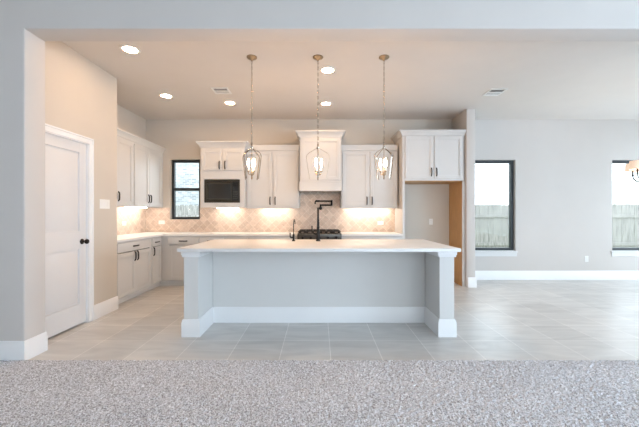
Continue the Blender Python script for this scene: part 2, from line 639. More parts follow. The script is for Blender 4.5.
# ------------------------------------------------------------------ windows
def window(name, o, yf0, yf1, fw, label, midrail=None, sill=False):
    x0, x1, z0, z1 = o
    f = MB()
    f.box(x0 + .001, x0 + fw, yf0, yf1, z0 + .001, z1 - .001, 0.003)
    f.box(x1 - fw, x1 - .001, yf0, yf1, z0 + .001, z1 - .001, 0.003)
    f.box(x0 + fw, x1 - fw, yf0, yf1, z1 - fw, z1 - .001, 0.003)
    f.box(x0 + fw, x1 - fw, yf0, yf1, z0 + .001, z0 + fw, 0.003)
    r = empty(name, ((x0 + x1) / 2, yf0, z0))
    tag(r, label, 'window', kind='structure')
    off = Vector((-(x0 + x1) / 2, -yf0, -z0))
    f.build('window_frame', M['winframe'], r, off)
    if midrail:
        MB().box(x0 + fw, x1 - fw, yf0 - .012, yf1, midrail - .028, midrail + .028, 0.003).build('meeting_rail', M['winframe'], r, off)
        MB().box(x0 + fw, x1 - fw, yf0 + .03, yf0 + .036, midrail + .028, z1 - fw).build('window_pane', M['glass'], r, off)
        MB().box(x0 + fw, x1 - fw, yf0 + .03, yf0 + .036, z0 + fw, midrail - .028).build('window_pane', M['glass'], r, off)
    else:
        MB().box(x0 + fw, x1 - fw, yf0 + .03, yf0 + .036, z0 + fw, z1 - fw).build('window_pane', M['glass'], r, off)
    if sill:
        s = MB()
        s.box(x0 - 0.03, x1 + 0.03, YB - 0.03, YB - .0005, z0 - 0.03, z0, 0.004)
        s.box(x0 + .002, x1 - .002, YB - .0005, yf0, z0 - 0.0, z0 + 0.006)
        s.box(x0 - 0.02, x1 + 0.02, YB - 0.014, YB - .0005, z0 - 0.105, z0 - 0.03, 0.003)
        s.build('window_sill', M['sill'], r, off)
    return r
window('window_1', W1, YB + 0.075, YB + 0.14, 0.05, 'black-framed double-hung kitchen window left of the microwave', midrail=1.765)
window('window_2', W2, YB + 0.06, YB + 0.14, 0.055, 'tall black-framed dining window beside the wing wall', sill=True)
window('window_3', W3, YB + 0.06, YB + 0.14, 0.055, 'tall black-framed dining window at the right edge', sill=True)

# ------------------------------------------------------------------ cabinets
def shaker(x0, x1, z0, z1, y=-0.02, st=0.058, flat=False):
    mb = MB()
    if flat:
        mb.box(x0, x1, y, 0, z0, z1, 0.003, 2)
        return mb
    mb.box(x0 + .001, x1 - .001, y + 0.014, -0.0005, z0 + .001, z1 - .001)
    mb.box(x0, x0 + st, y, -0.0005, z0, z1, 0.0025)
    mb.box(x1 - st, x1, y, -0.0005, z0, z1, 0.0025)
    mb.box(x0 + st - .002, x1 - st + .002, y, -0.0005, z1 - st, z1, 0.0025)
    mb.box(x0 + st - .002, x1 - st + .002, y, -0.0005, z0, z0 + st, 0.0025)
    # inner bead
    bd = 0.012
    mb.box(x0 + st, x0 + st + bd, y + 0.006, y + 0.012, z0 + st, z1 - st)
    mb.box(x1 - st - bd, x1 - st, y + 0.006, y + 0.012, z0 + st, z1 - st)
    mb.box(x0 + st, x1 - st, y + 0.006, y + 0.012, z1 - st - bd, z1 - st)
    mb.box(x0 + st, x1 - st, y + 0.006, y + 0.012, z0 + st, z0 + st + bd)
    return mb

def pull(x, z, vertical=True, L=0.13, y=-0.02):
    """cup-footed bow pull centred at x,z"""
    mb = MB()
    h = L / 2
    pts = []
    for t in (-1, -0.94, -0.8, -0.45, 0, 0.45, 0.8, 0.94, 1):
        d = 0.019 * (1 - abs(t) ** 8)
        pts.append((t, d))
    P = [(x, y - d, z + t * h) if vertical else (x + t * h, y - d, z) for t, d in pts]
    mb.tube(P, 0.0095, 8)
    for s in (-1, 1):
        if vertical:
            mb.box(x - .009, x + .009, y - .006, y, z + s * h - .012, z + s * h + .012, 0.002)
        else:
            mb.box(x + s * h - .012, x + s * h + .012, y - .006, y, z - .009, z + .009, 0.002)
    return mb

def cabinet(name, label, cat, loc, rz, w_, d_, z0, z1, doors=(), drawers=(), toe=0.0, group=None, open_box=None, toe_ext=0.0, toe_x0=0.0005, hollow=False):
    r = empty(name, (loc[0], loc[1], 0), rz, label, cat, group)
    body = MB()
    zb = toe if toe else z0
    if hollow:
        fw, pt = 0.034, 0.018
        a, b = 0.0005, w_ - 0.0005
        body.box(a, a + pt, 0.02, d_, zb, z1)
        body.box(b - pt, b, 0.02, d_, zb, z1)
        body.box(a + pt, b - pt, 0.02, d_, zb, zb + pt)
        body.box(a + pt, b - pt, 0.02, d_, z1 - pt, z1)
        body.box(a + pt, b - pt, d_ - pt, d_, zb + pt, z1 - pt)
        fa = max(fw, doors[0][0] + 0.012)
        body.box(a, a + fa, 0, 0.02, zb, z1)
        body.box(b - fw, b, 0, 0.02, zb, z1)
        body.box(a + fa, b - fw, 0, 0.02, zb, min(q[2] for q in doors) + 0.012)
        ztop = max([q[3] for q in doors] + [q[3] for q in drawers])
        body.box(a + fa, b - fw, 0, 0.02, ztop - 0.012, z1)
    if toe:
        if not hollow:
            body.box(0.0005, w_ - 0.0005, 0, d_, toe, z1)
        MB().box(toe_x0, w_ - 0.0005 + toe_ext, 0.07, d_, 0.0, toe).build('toe_kick', M['toe'], r)
    elif open_box:
        ox0, ox1, oz0, oz1, od = open_box
        body.box(0.0005, ox0, 0, d_, z0, z1)
        body.box(ox1, w_ - .0005, 0, d_, z0, z1)
        body.box(ox0, ox1, 0, d_, z0, oz0)
        body.box(ox0, ox1, 0, d_, oz1, z1)
        body.box(ox0, ox1, od, d_, oz0, oz1)
    elif not hollow:
        body.box(0.0005, w_ - 0.0005, 0, d_, z0, z1)
    body.build('cabinet_body', M['cab'], r)
    for dd in doors:
        x0, x1, a, b, hx, hz = dd
        o = shaker(x0, x1, a, b).build('door', M['cab'], r)
        pull(hx, hz, True).build('handle', M['bronze'], o)
    for dd in drawers:
        x0, x1, a, b = dd
        o = shaker(x0, x1, a, b, flat=(b - a) < 0.2).build('drawer', M['cab'], r)
        pull((x0 + x1) / 2, (a + b) / 2, False).build('handle', M['bronze'], o)
    return r

def light_bar(parent, x0, x1, y0, y1, z, power, side_local=True):
    """slim glowing under-cabinet light strip"""
    MB().box(x0, x1, y0, y1, z - 0.012, z - 0.0005).build('light_strip', M['strip'], parent)

CROWN = lambda z0, z1, p: [(0, z0), (0.012, z0), (0.014, z0 + 0.012), (0.028, z0 + (z1 - z0) * 0.35), (p * 0.8, z0 + (z1 - z0) * 0.72),
                           (p - 0.004, z1 - 0.022), (p, z1 - 0.020), (p, z1), (0, z1)]

G = 0.004
UZ0, UZ1 = 1.405, 2.445
DT = 2.43
# ---- left wall uppers (local x -> world Y, front faces +X)
XF = -3.04
for (y0, y1, lab) in ((4.403, 5.312, 'white left-wall upper cabinet next to the pantry wall, over the light switch end'),
                      (5.312, 6.275, 'white left-wall upper cabinet in the corner beside the kitchen window')):
    W_ = y1 - y0
    h = W_ / 2
    c = cabinet('wall_cabinet', lab, 'cabinet', (XF, y0), R(90), W_, XF - XL - .001, UZ0, 2.50,
                doors=[(0.02, h - G, 1.42, DT, h - G - 0.032, 1.55), (h + G, W_ - 0.02, 1.42, DT, h + G + 0.032, 1.55)], hollow=True,
                group='white upper cabinets')
    light_bar(c, 0.14, W_ - 0.2, 0.18, 0.21, UZ0, 5.0)
    if y1 > 6:
        MB().box(W_, YB - y0 - .001, 0.0, XF - XL - .001, UZ0, 2.50).build('filler', M['cab'], c)
        cc = c
        crn = MB().sweep([(-(5.312 - 4.403), 0.0), (YB - y0 - .001, 0.0)], CROWN(2.465, 2.56, 0.06))
        crn.box(-(5.312 - 4.403), YB - y0 - .001, 0, XF - XL - .001, 2.501, 2.555)
        crn.build('crown_moulding', M['cab'], c)

# ---- microwave cabinet
MX0, MX1, MY = -2.131, -1.342, 5.85
W_ = MX1 - MX0
c = cabinet('microwave_cabinet', 'deep white upper cabinet with microwave niche right of the kitchen window', 'cabinet', (MX0, MY), 0, W_, YB - MY - .001, 1.40, 2.50,
            doors=[(0.025, W_ / 2 - G - .015, 2.065, 2.445, W_ / 2 - .05, 2.16), (W_ / 2 + G + .015, W_ - 0.025, 2.065, 2.445, W_ / 2 + .05, 2.16)],
            open_box=(0.063, W_ - 0.08, 1.485, 1.907, 0.42), group='white upper cabinets')
m = MB().sweep([(0, YB - MY - .001), (0, 0), (W_, 0), (W_, 0.128)], CROWN(2.475, 2.585, 0.068))
m.box(0, W_ - .002, 0, YB - MY - .002, 2.501, 2.58)
m.build('crown_moulding', M['cab'], c)
light_bar(c, W_ / 2 - 0.2, W_ / 2 + 0.2, 0.33, 0.36, 1.40, 4.0)

mw = empty('microwave', (MX0 + 0.063, MY, 1.486), 0, 'black built-in microwave oven in the white cabinet niche', 'microwave')
mwW, mwH = W_ - 0.143, 0.419
MB().box(0.003, mwW - 0.003, 0.03, 0.40, 0.0, mwH - 0.003).build('microwave_body', M['mwframe'], mw)
f = MB()
f.box(0.002, 0.03, 0.004, 0.03, 0.002, mwH - .004, 0.002)
f.box(mwW - 0.03, mwW - .002, 0.004, 0.03, 0.002, mwH - .004, 0.002)
f.box(0.03, mwW - 0.03, 0.004, 0.03, mwH - 0.04, mwH - .004, 0.002)
f.box(0.03, mwW - 0.03, 0.004, 0.03, 0.002, 0.035, 0.002)
f.build('trim_frame', M['mwframe'], mw)
dcr = MB().box(0.032, mwW - 0.145, 0.0, 0.029, 0.038, mwH - 0.044, 0.004).build('door', M['mwframe'], mw)
MB().box(0.085, mwW - 0.165, -0.002, 0.002, 0.075, mwH - 0.085).build('door_window', M['blackgloss'], dcr)
MB().tube([(0.058, 0.0, 0.07), (0.058, -0.03, 0.08), (0.058, -0.03, mwH - 0.09), (0.058, 0.0, mwH - 0.08)], 0.007).build('handle', M['mwframe'], dcr)
cp = MB().box(mwW - 0.143, mwW - 0.032, 0.0, 0.029, 0.038, mwH - 0.044, 0.003).build('control_panel', M['blackgloss'], mw)
b = MB()
for i in range(3):
    for j in range(4):
        b.box(mwW - 0.130 + i * 0.032, mwW - 0.107 + i * 0.032, -0.003, 0.001, 0.06 + j * 0.04, 0.085 + j * 0.04, 0.001)
b.build('keypad', M['mwframe'], cp)
MB().box(mwW - 0.128, mwW - 0.048, -0.002, 0.001, 0.28, 0.335).build('display', M['black'], cp)

# ---- back wall uppers
UF = 6.0
def upper_pair(x0, x1, lab, power=4.5):
    W_ = x1 - x0
    h = W_ / 2
    c = cabinet('wall_cabinet', lab, 'cabinet', (x0, UF), 0, W_, YB - UF - .001, UZ0, 2.50,
                doors=[(0.022, h - G - .012, 1.425, 2.427, h - 0.047, 1.525), (h + G + .012, W_ - 0.022, 1.425, 2.427, h + 0.047, 1.525)],
                group='white upper cabinets')
    MB().box(0.0, W_, -0.018, YB - UF - .002, 2.45, 2.555, 0.003).build('frieze_board', M['cab'], c)
    MB().box(0.0, W_, -0.004, 0.016, 1.385, UZ0 - .0005, 0.002).build('light_rail', M['cab'], c)
    bw = 0.27 if x0 < 0 else 0.42
    light_bar(c, W_ / 2 - bw, W_ / 2 + bw, 0.18, 0.21, UZ0, power)
    return c
upper_pair(-1.3405, -0.366, 'white two-door upper cabinet between the microwave and the range hood', 5.0)
upper_pair(0.408, 1.452, 'white two-door upper cabinet between the range hood and the refrigerator niche', 5.0)

# ---- range hood
HX0, HX1, HY = -0.345, 0.398, 5.80
W_ = HX1 - HX0
hd = empty('range_hood', ((HX0 + HX1) / 2, HY, 1.69), 0, 'tall white panelled range hood with crown above the cooktop', 'range hood')
off = Vector((-(W_) / 2, 0, -1.69))
D_ = YB - HY - .012
b = MB()
b.box(0, W_, 0, D_, 1.86, 2.70)
b.box(0, 0.02, 0, D_, 1.69, 1.86)
b.box(W_ - 0.02, W_, 0, D_, 1.69, 1.86)
b.box(0, W_, 0, 0.02, 1.69, 1.86)
b.build('hood_body', M['cab'], hd, off)
b = MB().box(-0.006, W_ + 0.006, -0.016, 0.0, 1.692, 1.835, 0.003)
b.box(-0.01, W_ + 0.01, -0.024, 0.0, 1.835, 1.862, 0.004)
b.build('valance', M['cab'], hd, off)
shaker(0.03, W_ - 0.03, 1.89, 2.63, st=0.055).build('front_panel', M['cab'], hd, off)
m = MB().sweep([(0, D_), (0, 0), (W_, 0), (W_, D_)], CROWN(2.648, 2.76, 0.07))
m.box(0, W_, 0, D_, 2.701, 2.755)
m.build('crown_moulding', M['cab'], hd, off)
MB().box(0.03, W_ - 0.03, 0.03, D_ - 0.01, 1.80, 1.859).build('vent_insert', M['steel'], hd, off)

# ---- refrigerator surround
FX0, FX1, FY = 1.475, 2.574, 5.74
W_ = FX1 - FX0
D_ = YB - FY - .001
fr = empty('refrigerator_surround', (FX0, FY, 0), 0, 'tall white cabinet framing the empty refrigerator niche', 'cabinet')
MB().box(0, 0.04, 0, D_, 0, 2.70).build('side_panel', M['cab'], fr)
sp = MB().box(W_ - 0.018, W_, 0.018, D_, 0, 2.70)
sp.box(W_ - 0.040, W_, 0, 0.018, 0, 1.86)
sp.build('side_panel', M['cab'], fr)
MB().box(W_ - 0.040, W_ - 0.018, 0.0185, D_, 0, 1.86).build('wood_panel', M['wood'], fr)['label'] = 'orange maple inner side panel'
MB().box(0.04, W_ - 0.018, 0, D_, 1.872, 2.70).build('cabinet_body', M['cab'], fr)
MB().box(0.04, W_ - 0.040, 0.02, D_, 1.860, 1.8715).build('bottom_panel', M['wood'], fr)
h = (0.04 + W_ - 0.04) / 2
for x0, x1, hx in ((0.045, h - .008, h - 0.045), (h + .008, W_ - 0.042, h + 0.045)):
    o = shaker(x0, x1, 1.905, 2.655).build('door', M['cab'], fr)
    pull(hx, 2.02, True).build('handle', M['bronze'], o)
m = MB().sweep([(0, D_), (0, 0), (W_, 0)], CROWN(2.665, 2.755, 0.066))
m.box(0, W_, 0, D_, 2.701, 2.75)
m.build('crown_moulding', M['cab'], fr)

# ---- base cabinets
BT = 0.893
BF = -2.78
c = cabinet('base_cabinet', 'white two-door base cabinet with wide drawer next to the pantry wall', 'cabinet', (BF, 4.403), R(90), 0.957, BF - XL - .001, 0, BT,
            doors=[(0.05, 0.498, 0.115, 0.728, 0.465, 0.655), (0.504, 0.945, 0.115, 0.728, 0.537, 0.655)],
            drawers=[(0.05, 0.945, 0.740, 0.872)], toe=0.10, hollow=True, group='white base cabinets')
c = cabinet('base_cabinet', 'narrow white one-door base cabinet at the inside corner of the left run', 'cabinet', (BF, 5.36), R(90), 0.379, BF - XL - .001, 0, BT,
            doors=[(0.03, 0.335, 0.115, 0.728, 0.065, 0.655)], drawers=[(0.03, 0.335, 0.740, 0.872)], toe=0.10, hollow=True, toe_ext=0.0715, group='white base cabinets')
CF = 5.74
def base(x0, x1, lab, nd=1, filler=0.0):
    W_ = x1 - x0
    a = filler
    if nd == 1:
        doors = [(a + 0.02, W_ - 0.012, 0.115, 0.728, W_ - 0.05, 0.655)]
        drawers = [(a + 0.02, W_ - 0.012, 0.740, 0.872)]
    else:
        h = W_ / 2
        doors = [(0.012, h - G, 0.115, 0.728, h - 0.035, 0.655), (h + G, W_ - 0.012, 0.115, 0.728, h + 0.035, 0.655)]
        drawers = [(0.012, h - G, 0.740, 0.872), (h + G, W_ - 0.012, 0.740, 0.872)]
    return cabinet('base_cabinet', lab, 'cabinet', (x0, CF), 0, W_, YB - CF - .001, 0, BT, doors=doors, drawers=drawers, toe=0.10, hollow=True, toe_x0=(-0.0715 if filler else 0.0005), group='white base cabinets')
base(-2.778, -2.112, 'white one-door base cabinet below the kitchen window, right of the corner', 1, filler=0.10)
base(-2.112, -1.25, 'white base cabinet below the microwave, behind the island top', 2)
base(-1.25, -0.392, 'white base cabinet just left of the range', 2)
base(0.402, 1.473, 'white base cabinet between the range and the refrigerator niche', 2)

# ---- perimeter worktops
SZ0, SZ1 = 0.894, 0.93
t = MB()
t.box(XL + .0005, -2.738, 4.402, 5.708, SZ0, SZ1, 0.003)
t.box(XL + .0005, -0.388, 5.708, YB - .0005, SZ0, SZ1, 0.003)
tag(t.build('countertop', M['counter']), 'white quartz worktop running along the left and back walls to the range', 'countertop')
t = MB().box(0.400, 1.472, 5.708, YB - .0005, SZ0, SZ1, 0.003)
tag(t.build('countertop', M['counter']), 'short white quartz worktop right of the range', 'countertop')

# ---- backsplash
bs = MB()
TK = 0.009
bs.box(XL + .0005, XL + TK, 4.403, YB - .0005, SZ1 + .0005, UZ0 - .001)
for x0, x1, a, b in ((XL + TK, W1[0], SZ1, UZ0), (W1[0], W1[1], SZ1, W1[2]), (W1[1], -0.365, SZ1, 1.40), (-0.365, 0.407, SZ1, 1.86), (0.407, FX0 - .001, SZ1, 1.40)):
    bs.box(x0, x1, YB - TK, YB - .0005, a + .0005, b - .001)
tag(bs.build('backsplash', M['splash']), 'beige stone backsplash tiles laid diagonally above the worktops', 'backsplash')

# ------------------------------------------------------------------ range
rg = empty('gas_range', (0.008, 5.66, 0), 0, 'dark stainless gas range under the white hood', 'range')
MB().box(-0.385, 0.385, 0.03, 0.655, 0.02, 0.925, 0.004).build('range_body', M['steel'], rg)
MB().box(-0.385, 0.385, 0.03, 0.655, 0.926, 0.942, 0.004).build('cooktop', M['blackgloss'], rg)
MB().box(-0.385, 0.385, -0.01, 0.0295, 0.815, 0.94, 0.012, 3).build('control_panel', M['steel'], rg)
for k in range(5):
    MB().lathe([(0, 0), (0.024, 0), (0.024, 0.008), (0.019, 0.012), (0.017, 0.034), (0, 0.036)], (-0.29 + k * 0.145, -0.010, 0.872), 18, 'Y').build('knob', M['black'], rg)
od = MB().box(-0.375, 0.375, 0.0, 0.0295, 0.22, 0.80, 0.006).build('oven_door', M['steel'], rg)
MB().box(-0.26, 0.26, -0.002, 0.002, 0.34, 0.66).build('door_window', M['blackgloss'], od)
MB().tube([(-0.32, 0.0, 0.74), (-0.32, -0.045, 0.745), (0.32, -0.045, 0.745), (0.32, 0.0, 0.74)], 0.011).build('handle', M['steel'], od)
MB().box(-0.375, 0.375, 0.005, 0.0295, 0.06, 0.20, 0.005).build('drawer', M['steel'], rg)
for k in range(3):
    g = MB()
    x0, x1 = -0.372 + k * 0.249, -0.126 + k * 0.249
    ya, yb = 0.06, 0.64
    zt = 0.985
    for x in (x0 + .008, (x0 + x1) / 2, x1 - .008):
        g.box(x - .007, x + .007, ya, yb, zt - 0.016, zt, 0.003)
    for y in (ya, 0.205, 0.35, 0.495, yb):
        g.box(x0, x1, y - .007, y + .007, zt - 0.016, zt, 0.003)
    for x in (x0 + .008, x1 - .008):
        for y in (ya, 0.35, yb):
            g.box(x - .008, x + .008, y - .008, y + .008, 0.9422, zt - 0.01)
    g.build('grate', M['iron'], rg)
for (x, y, r_) in ((-0.245, 0.2, 0.045), (-0.245, 0.5, 0.038), (0.0, 0.35, 0.05), (0.245, 0.2, 0.038), (0.245, 0.5, 0.045)):
    MB().lathe([(0, 0), (r_, 0), (r_, 0.012), (r_ * .75, 0.014), (r_ * .75, 0.02), (0, 0.022)], (x, y, 0.9422), 20).build('burner', M['iron'], rg)

# ------------------------------------------------------------------ pot filler
pf = empty('pot_filler', (0.03, YB - TK - 0.002, 1.392), 0, 'black folding pot filler tap on the tiles above the range', 'tap')
MB().lathe([(0, 0), (0.032, 0), (0.032, 0.008), (0.016, 0.014), (0.013, 0.06), (0, 0.061)], (0, 0, 0), 20, 'Y').build('wall_flange', M['black'], pf)
b = MB().tube([(0, -0.05, -0.012), (0, -0.05, 0.075)], 0.017, 14)
b.tube([(0, -0.05, 0.06), (0.215, -0.05, 0.06)], 0.0145)
b.tube([(0.215, -0.05, 0.045), (0.215, -0.05, 0.155)], 0.018, 14)
b.build('lower_arm', M['black'], pf)
b = MB().tube([(0.215, -0.05, 0.138), (-0.09, -0.055, 0.138)], 0.0145)
b.tube([(-0.088, -0.055, 0.138), (-0.098, -0.057, 0.134), (-0.104, -0.058, 0.115), (-0.104, -0.058, 0.08)], 0.013)
b.build('upper_arm', M['black'], pf)
MB().tube([(-0.02, -0.056, 0.138), (-0.095, -0.056, 0.140)], 0.019).build('valve', M['black'], pf)
MB().tube([(0.0, -0.066, 0.02), (0.0, -0.105, 0.03)], 0.006).build('handle', M['black'], pf)

# ------------------------------------------------------------------ island
IX0, IX1 = -1.435, 1.435
PY0, PY1 = 3.387, 3.58
IYB = 3.836           # recessed panel foot
il = empty('kitchen_island', (0, 3.387, 0), 0, 'pale grey kitchen island with corner pillars and recessed front', 'island')
off = Vector((0, -3.387, 0))
tk = 0.018
px0, px1 = 1.262, 1.417
IB = 4.47
b = MB().box(-1.24 - tk, 1.24 + tk, IYB + tk, IB, 0, SZ0 - .001)
b.build('island_body', M['island'], il, off)
for s in (-1, 1):
    xa, xb = sorted((s * px0, s * px1))
    MB().box(xa, xb, PY0 + tk, IB, 0, SZ0 - .001, 0.004).build('pillar', M['island'], il, off)
    # capital: two stepped mouldings around the pillar top
    m = MB()
    pa = [(xa, IB - .3), (xa, PY0 + tk), (xb, PY0 + tk), (xb, IB - .3)]
    m.sweep(pa, [(0, 0.834), (0.012, 0.834), (0.014, 0.837), (0.014, 0.855), (0.021, 0.859), (0.022, 0.8925), (0, 0.8925)])
    m.build('capital', M['trim'], il, off)
# baseboard runs around both pillars and along the recess
path = [(-px1, IB), (-px1, PY0 + tk), (-px0, PY0 + tk), (-px0, IYB + tk), (px0, IYB + tk), (px0, PY0 + tk), (px1, PY0 + tk), (px1, IB)]
MB().sweep(path, [(0, 0), (tk, 0), (tk, 0.150), (tk - 0.004, 0.158), (tk - .004, 0.170), (0.006, 0.184), (0, 0.184)]).build('base_moulding', M['trim'], il, off)
m = MB().sweep([(-px0, IYB + tk), (px0, IYB + tk)], [(0, 0.862), (0.012, 0.862), (0.018, 0.8925), (0, 0.8925)])
m.build('apron_moulding', M['island'], il, off)
for k in range(4):
    x0 = -1.22 + k * 0.61
    MB().box(x0 + .005, x0 + 0.605, IB, IB + 0.018, 0.11, 0.87, 0.003).build('door', M['cab'], il, off)

t = MB().box(-1.461, 1.461, 3.338, 4.535, SZ0, SZ1, 0.004, 2)
tag(t.build('island_countertop', M['counter']), 'long white quartz worktop on the kitchen island', 'countertop')

# island tap and water dispenser
fx, fy = -0.012, 4.235
fa = empty('kitchen_faucet', (fx, fy, SZ1), 0, 'tall black gooseneck kitchen faucet on the island worktop', 'faucet')
MB().lathe([(0, 0), (0.031, 0), (0.031, 0.006), (0.025, 0.014), (0.023, 0.05), (0.024, 0.09), (0.019, 0.115), (0.018, 0.19), (0, 0.191)], (0, 0, 0), 20).build('faucet_body', M['black'], fa)
pts = [(0, 0, 0.18), (0, 0, 0.33)]
for k in range(1, 10):
    a = math.pi * k / 9
    pts.append((0, 0.10 - 0.10 * math.cos(a), 0.33 + 0.10 * math.sin(a)))
pts.append((0, 0.20, 0.27))
MB().tube(pts, 0.0135, 12).build('spout', M['black'], fa)
MB().tube([(0, 0.20, 0.275), (0, 0.20, 0.20), (0, 0.20, 0.165)], [0.016, 0.018, 0.021], 14).build('spray_head', M['black'], fa)
MB().tube([(-0.022, 0, 0.085), (-0.055, 0, 0.10), (-0.078, 0, 0.135), (-0.08, 0, 0.20)], [0.011, 0.010, 0.008, 0.007], 10).build('lever', M['black'], fa)

dx, dy = -0.331, 4.235
wd = empty('water_dispenser_tap', (dx, dy, SZ1), 0, 'small slim black water tap left of the tall island faucet', 'tap')
MB().lathe([(0, 0), (0.022, 0), (0.022, 0.006), (0.014, 0.016), (0.013, 0.07), (0.015, 0.08), (0.009, 0.092), (0, 0.093)], (0, 0, 0), 18).build('tap_body', M['black'], wd)
pts = [(0, 0, 0.085), (0, 0, 0.22)]
for k in range(1, 8):
    a = math.pi * k / 7
    pts.append((0.012 * k / 7, 0.055 - 0.055 * math.cos(a), 0.22 + 0.06 * math.sin(a)))
MB().tube(pts, 0.0065, 10).build('spout', M['black'], wd)
MB().tube([(-0.01, 0, 0.045), (-0.04, 0, 0.05), (-0.045, 0, 0.06), (-0.045, 0, 0.11)], [0.009, 0.009, 0.008, 0.007], 10).build('lever', M['black'], wd)

# ------------------------------------------------------------------ pendants
def pendant(loc, rz, label):
    r = empty('pendant_lantern', loc, 0, label, 'pendant light', 'lantern pendants over the island')
    Z = lambda z: z - loc[2]
    MB().lathe([(0, 0), (0.060, 0), (0.060, -0.010), (0.050, -0.020), (0.020, -0.030), (0.008, -0.045), (0, -0.046)], (0, 0, 0), 28).build('canopy', M['brass'], r)
    ch = MB()
    z = -0.045
    k = 0
    end = Z(2.10)
    while z > end + 0.02:
        L = 0.040
        pts = []
        for q in range(13):
            a = 2 * math.pi * q / 12
            u, v = 0.0075 * math.sin(a), (L / 2) * math.cos(a)
            pts.append((u, 0, z - L / 2 + v) if k % 2 == 0 else (0, u, z - L / 2 + v))
        ch.tube(pts, 0.0028, 6)
        z -= 0.034
        k += 1
    ch.build('chain', M['nickel'], r)
    fr = MB()
    fr.lathe([(0, Z(2.105)), (0.006, Z(2.10)), (0.012, Z(2.085)), (0.006, Z(2.072)), (0.018, Z(2.062)), (0.016, Z(2.045)), (0, Z(2.04))], (0, 0, 0), 16)
    fr.build('top_finial', M['nickel'], r)
    for q in range(4):
        a = rz + q * math.pi / 2
        dx, dy = math.cos(a), math.sin(a)
        prof = [(0.012, 2.052), (0.055, 2.028), (0.110, 1.994), (0.128, 1.978), (0.136, 1.955), (0.133, 1.925), (0.121, 1.84), (0.107, 1.755), (0.096, 1.69)]
        MB().strap([(dx * p, dy * p, Z(zz)) for p, zz in prof], (-dy, dx, 0), 0.013, 0.0028).build('lantern_strap', M['nickel'], r)
    st = MB().tube([(0, 0, Z(2.045)), (0, 0, Z(1.74))], 0.004)
    st.lathe([(0, Z(1.78)), (0.016, Z(1.775)), (0.02, Z(1.755)), (0.012, Z(1.735)), (0.006, Z(1.72)), (0.011, Z(1.705)), (0.005, Z(1.69)), (0, Z(1.685))], (0, 0, 0), 16)
    st.build('stem', M['brass'], r)
    for q in range(3):
        a = rz + 0.35 + q * 2 * math.pi / 3
        dx, dy = math.cos(a), math.sin(a)
        am = MB().tube([(0, 0, Z(1.757)), (dx * 0.02, dy * 0.02, Z(1.742)), (dx * 0.036, dy * 0.036, Z(1.748)), (dx * 0.04, dy * 0.04, Z(1.775))], 0.005)
        am.lathe([(0, Z(1.772)), (0.013, Z(1.776)), (0.015, Z(1.784)), (0, Z(1.785))], (dx * 0.04, dy * 0.04, 0), 14)
        ao = am.build('candle_arm', M['brass'], r)
        MB().lathe([(0, Z(1.785)), (0.0095, Z(1.785)), (0.0095, Z(1.835)), (0, Z(1.836))], (dx * 0.04, dy * 0.04, 0), 14).build('candle_sleeve', M['candle'], ao)
        MB().lathe([(0, Z(1.836)), (0.008, Z(1.838)), (0.0118, Z(1.862)), (0.011, Z(1.885)), (0.007, Z(1.915)), (0.002, Z(1.928)), (0, Z(1.93))], (dx * 0.04, dy * 0.04, 0), 16).build('bulb', M['bulb'], ao)
PD = 3.80
pendant((-0.785, PD, CZ), R(62), 'left of the three nickel lantern pendants over the island')
pendant((-0.012, PD, CZ), R(90), 'middle nickel lantern pendant, hanging before the range hood')
pendant((0.760, PD, CZ), R(28), 'right of the three nickel lantern pendants over the island')

# ------------------------------------------------------------------ recessed downlights
def downlight(x, y, label):
    r = empty('recessed_downlight', (x, y, CZ), 0, label, 'ceiling light', 'recessed downlights in the kitchen ceiling')
    MB().lathe([(0.075, -0.001), (0.105, -0.001), (0.104, -0.006), (0.085, -0.011), (0.075, -0.010), (0.075, -0.001)], (0, 0, 0), 36, cap=False).build('trim_ring', M['plastic'], r)
    MB().lathe([(0, -0.002), (0.0748, -0.002), (0.0748, -0.008), (0, -0.008)], (0, 0, 0), 32).build('lens', M['can'], r)
downlight(-2.10, 3.615, 'round downlight nearest the opening above the pantry door')
downlight(-2.37, 5.04, 'round downlight above the left base cabinets, behind the pantry-door one')
downlight(-1.47, 5.36, 'round downlight beside the square ceiling vent left of the pendants')
downlight(0.110, 4.136, 'round downlight just right of the middle pendant chain, nearer of two')
downlight(0.116, 5.397, 'round downlight in front of the hood, farther of the two by the middle chain')

# ------------------------------------------------------------------ ceiling vents
def vent(x0, x1, y0, y1, label):
    cx, cy = (x0 + x1) / 2, (y0 + y1) / 2
    r = empty('ceiling_vent', (cx, cy, CZ), 0, label, 'vent', 'white square ceiling registers')
    w2, d2 = (x1 - x0) / 2, (y1 - y0) / 2
    f = MB()
    e = 0.028
    f.box(-w2, w2, -d2, -d2 + e, -0.010, -0.0005, 0.003)
    f.box(-w2, w2, d2 - e, d2, -0.010, -0.0005, 0.003)
    f.box(-w2, -w2 + e, -d2 + e, d2 - e, -0.010, -0.0005, 0.003)
    f.box(w2 - e, w2, -d2 + e, d2 - e, -0.010, -0.0005, 0.003)
    f.box(-w2 + e, w2 - e, -0.008, 0.008, -0.009, -0.002)
    f.build('vent_frame', M['plastic'], r)
    MB().box(-w2 + e, w2 - e, -d2 + e, d2 - e, -0.0025, -0.0006).build('duct_opening', M['slot'], r)
    s = MB()
    n = 6
    for k in range(n):
        y = -d2 + e + (k + 0.5) * (2 * d2 - 2 * e) / n
        ang = R(40) if y < 0 else R(-40)
        s.box(-w2 + e, w2 - e, -0.008, 0.008, -0.0008, 0.0008, mtx=Matrix.Translation((0, y, -0.0055)) @ Matrix.Rotation(ang, 4, 'X') @ Matrix.Scale(0.6, 4, (0, 1, 0)))
    s.build('louvres', M['plastic'], r)
vent(-1.575, -1.325, 4.71, 4.96, 'white square ceiling vent left of the pendants')
vent(2.52, 2.775, 4.755, 5.035, 'white square ceiling vent near the wing wall, over the dining side')

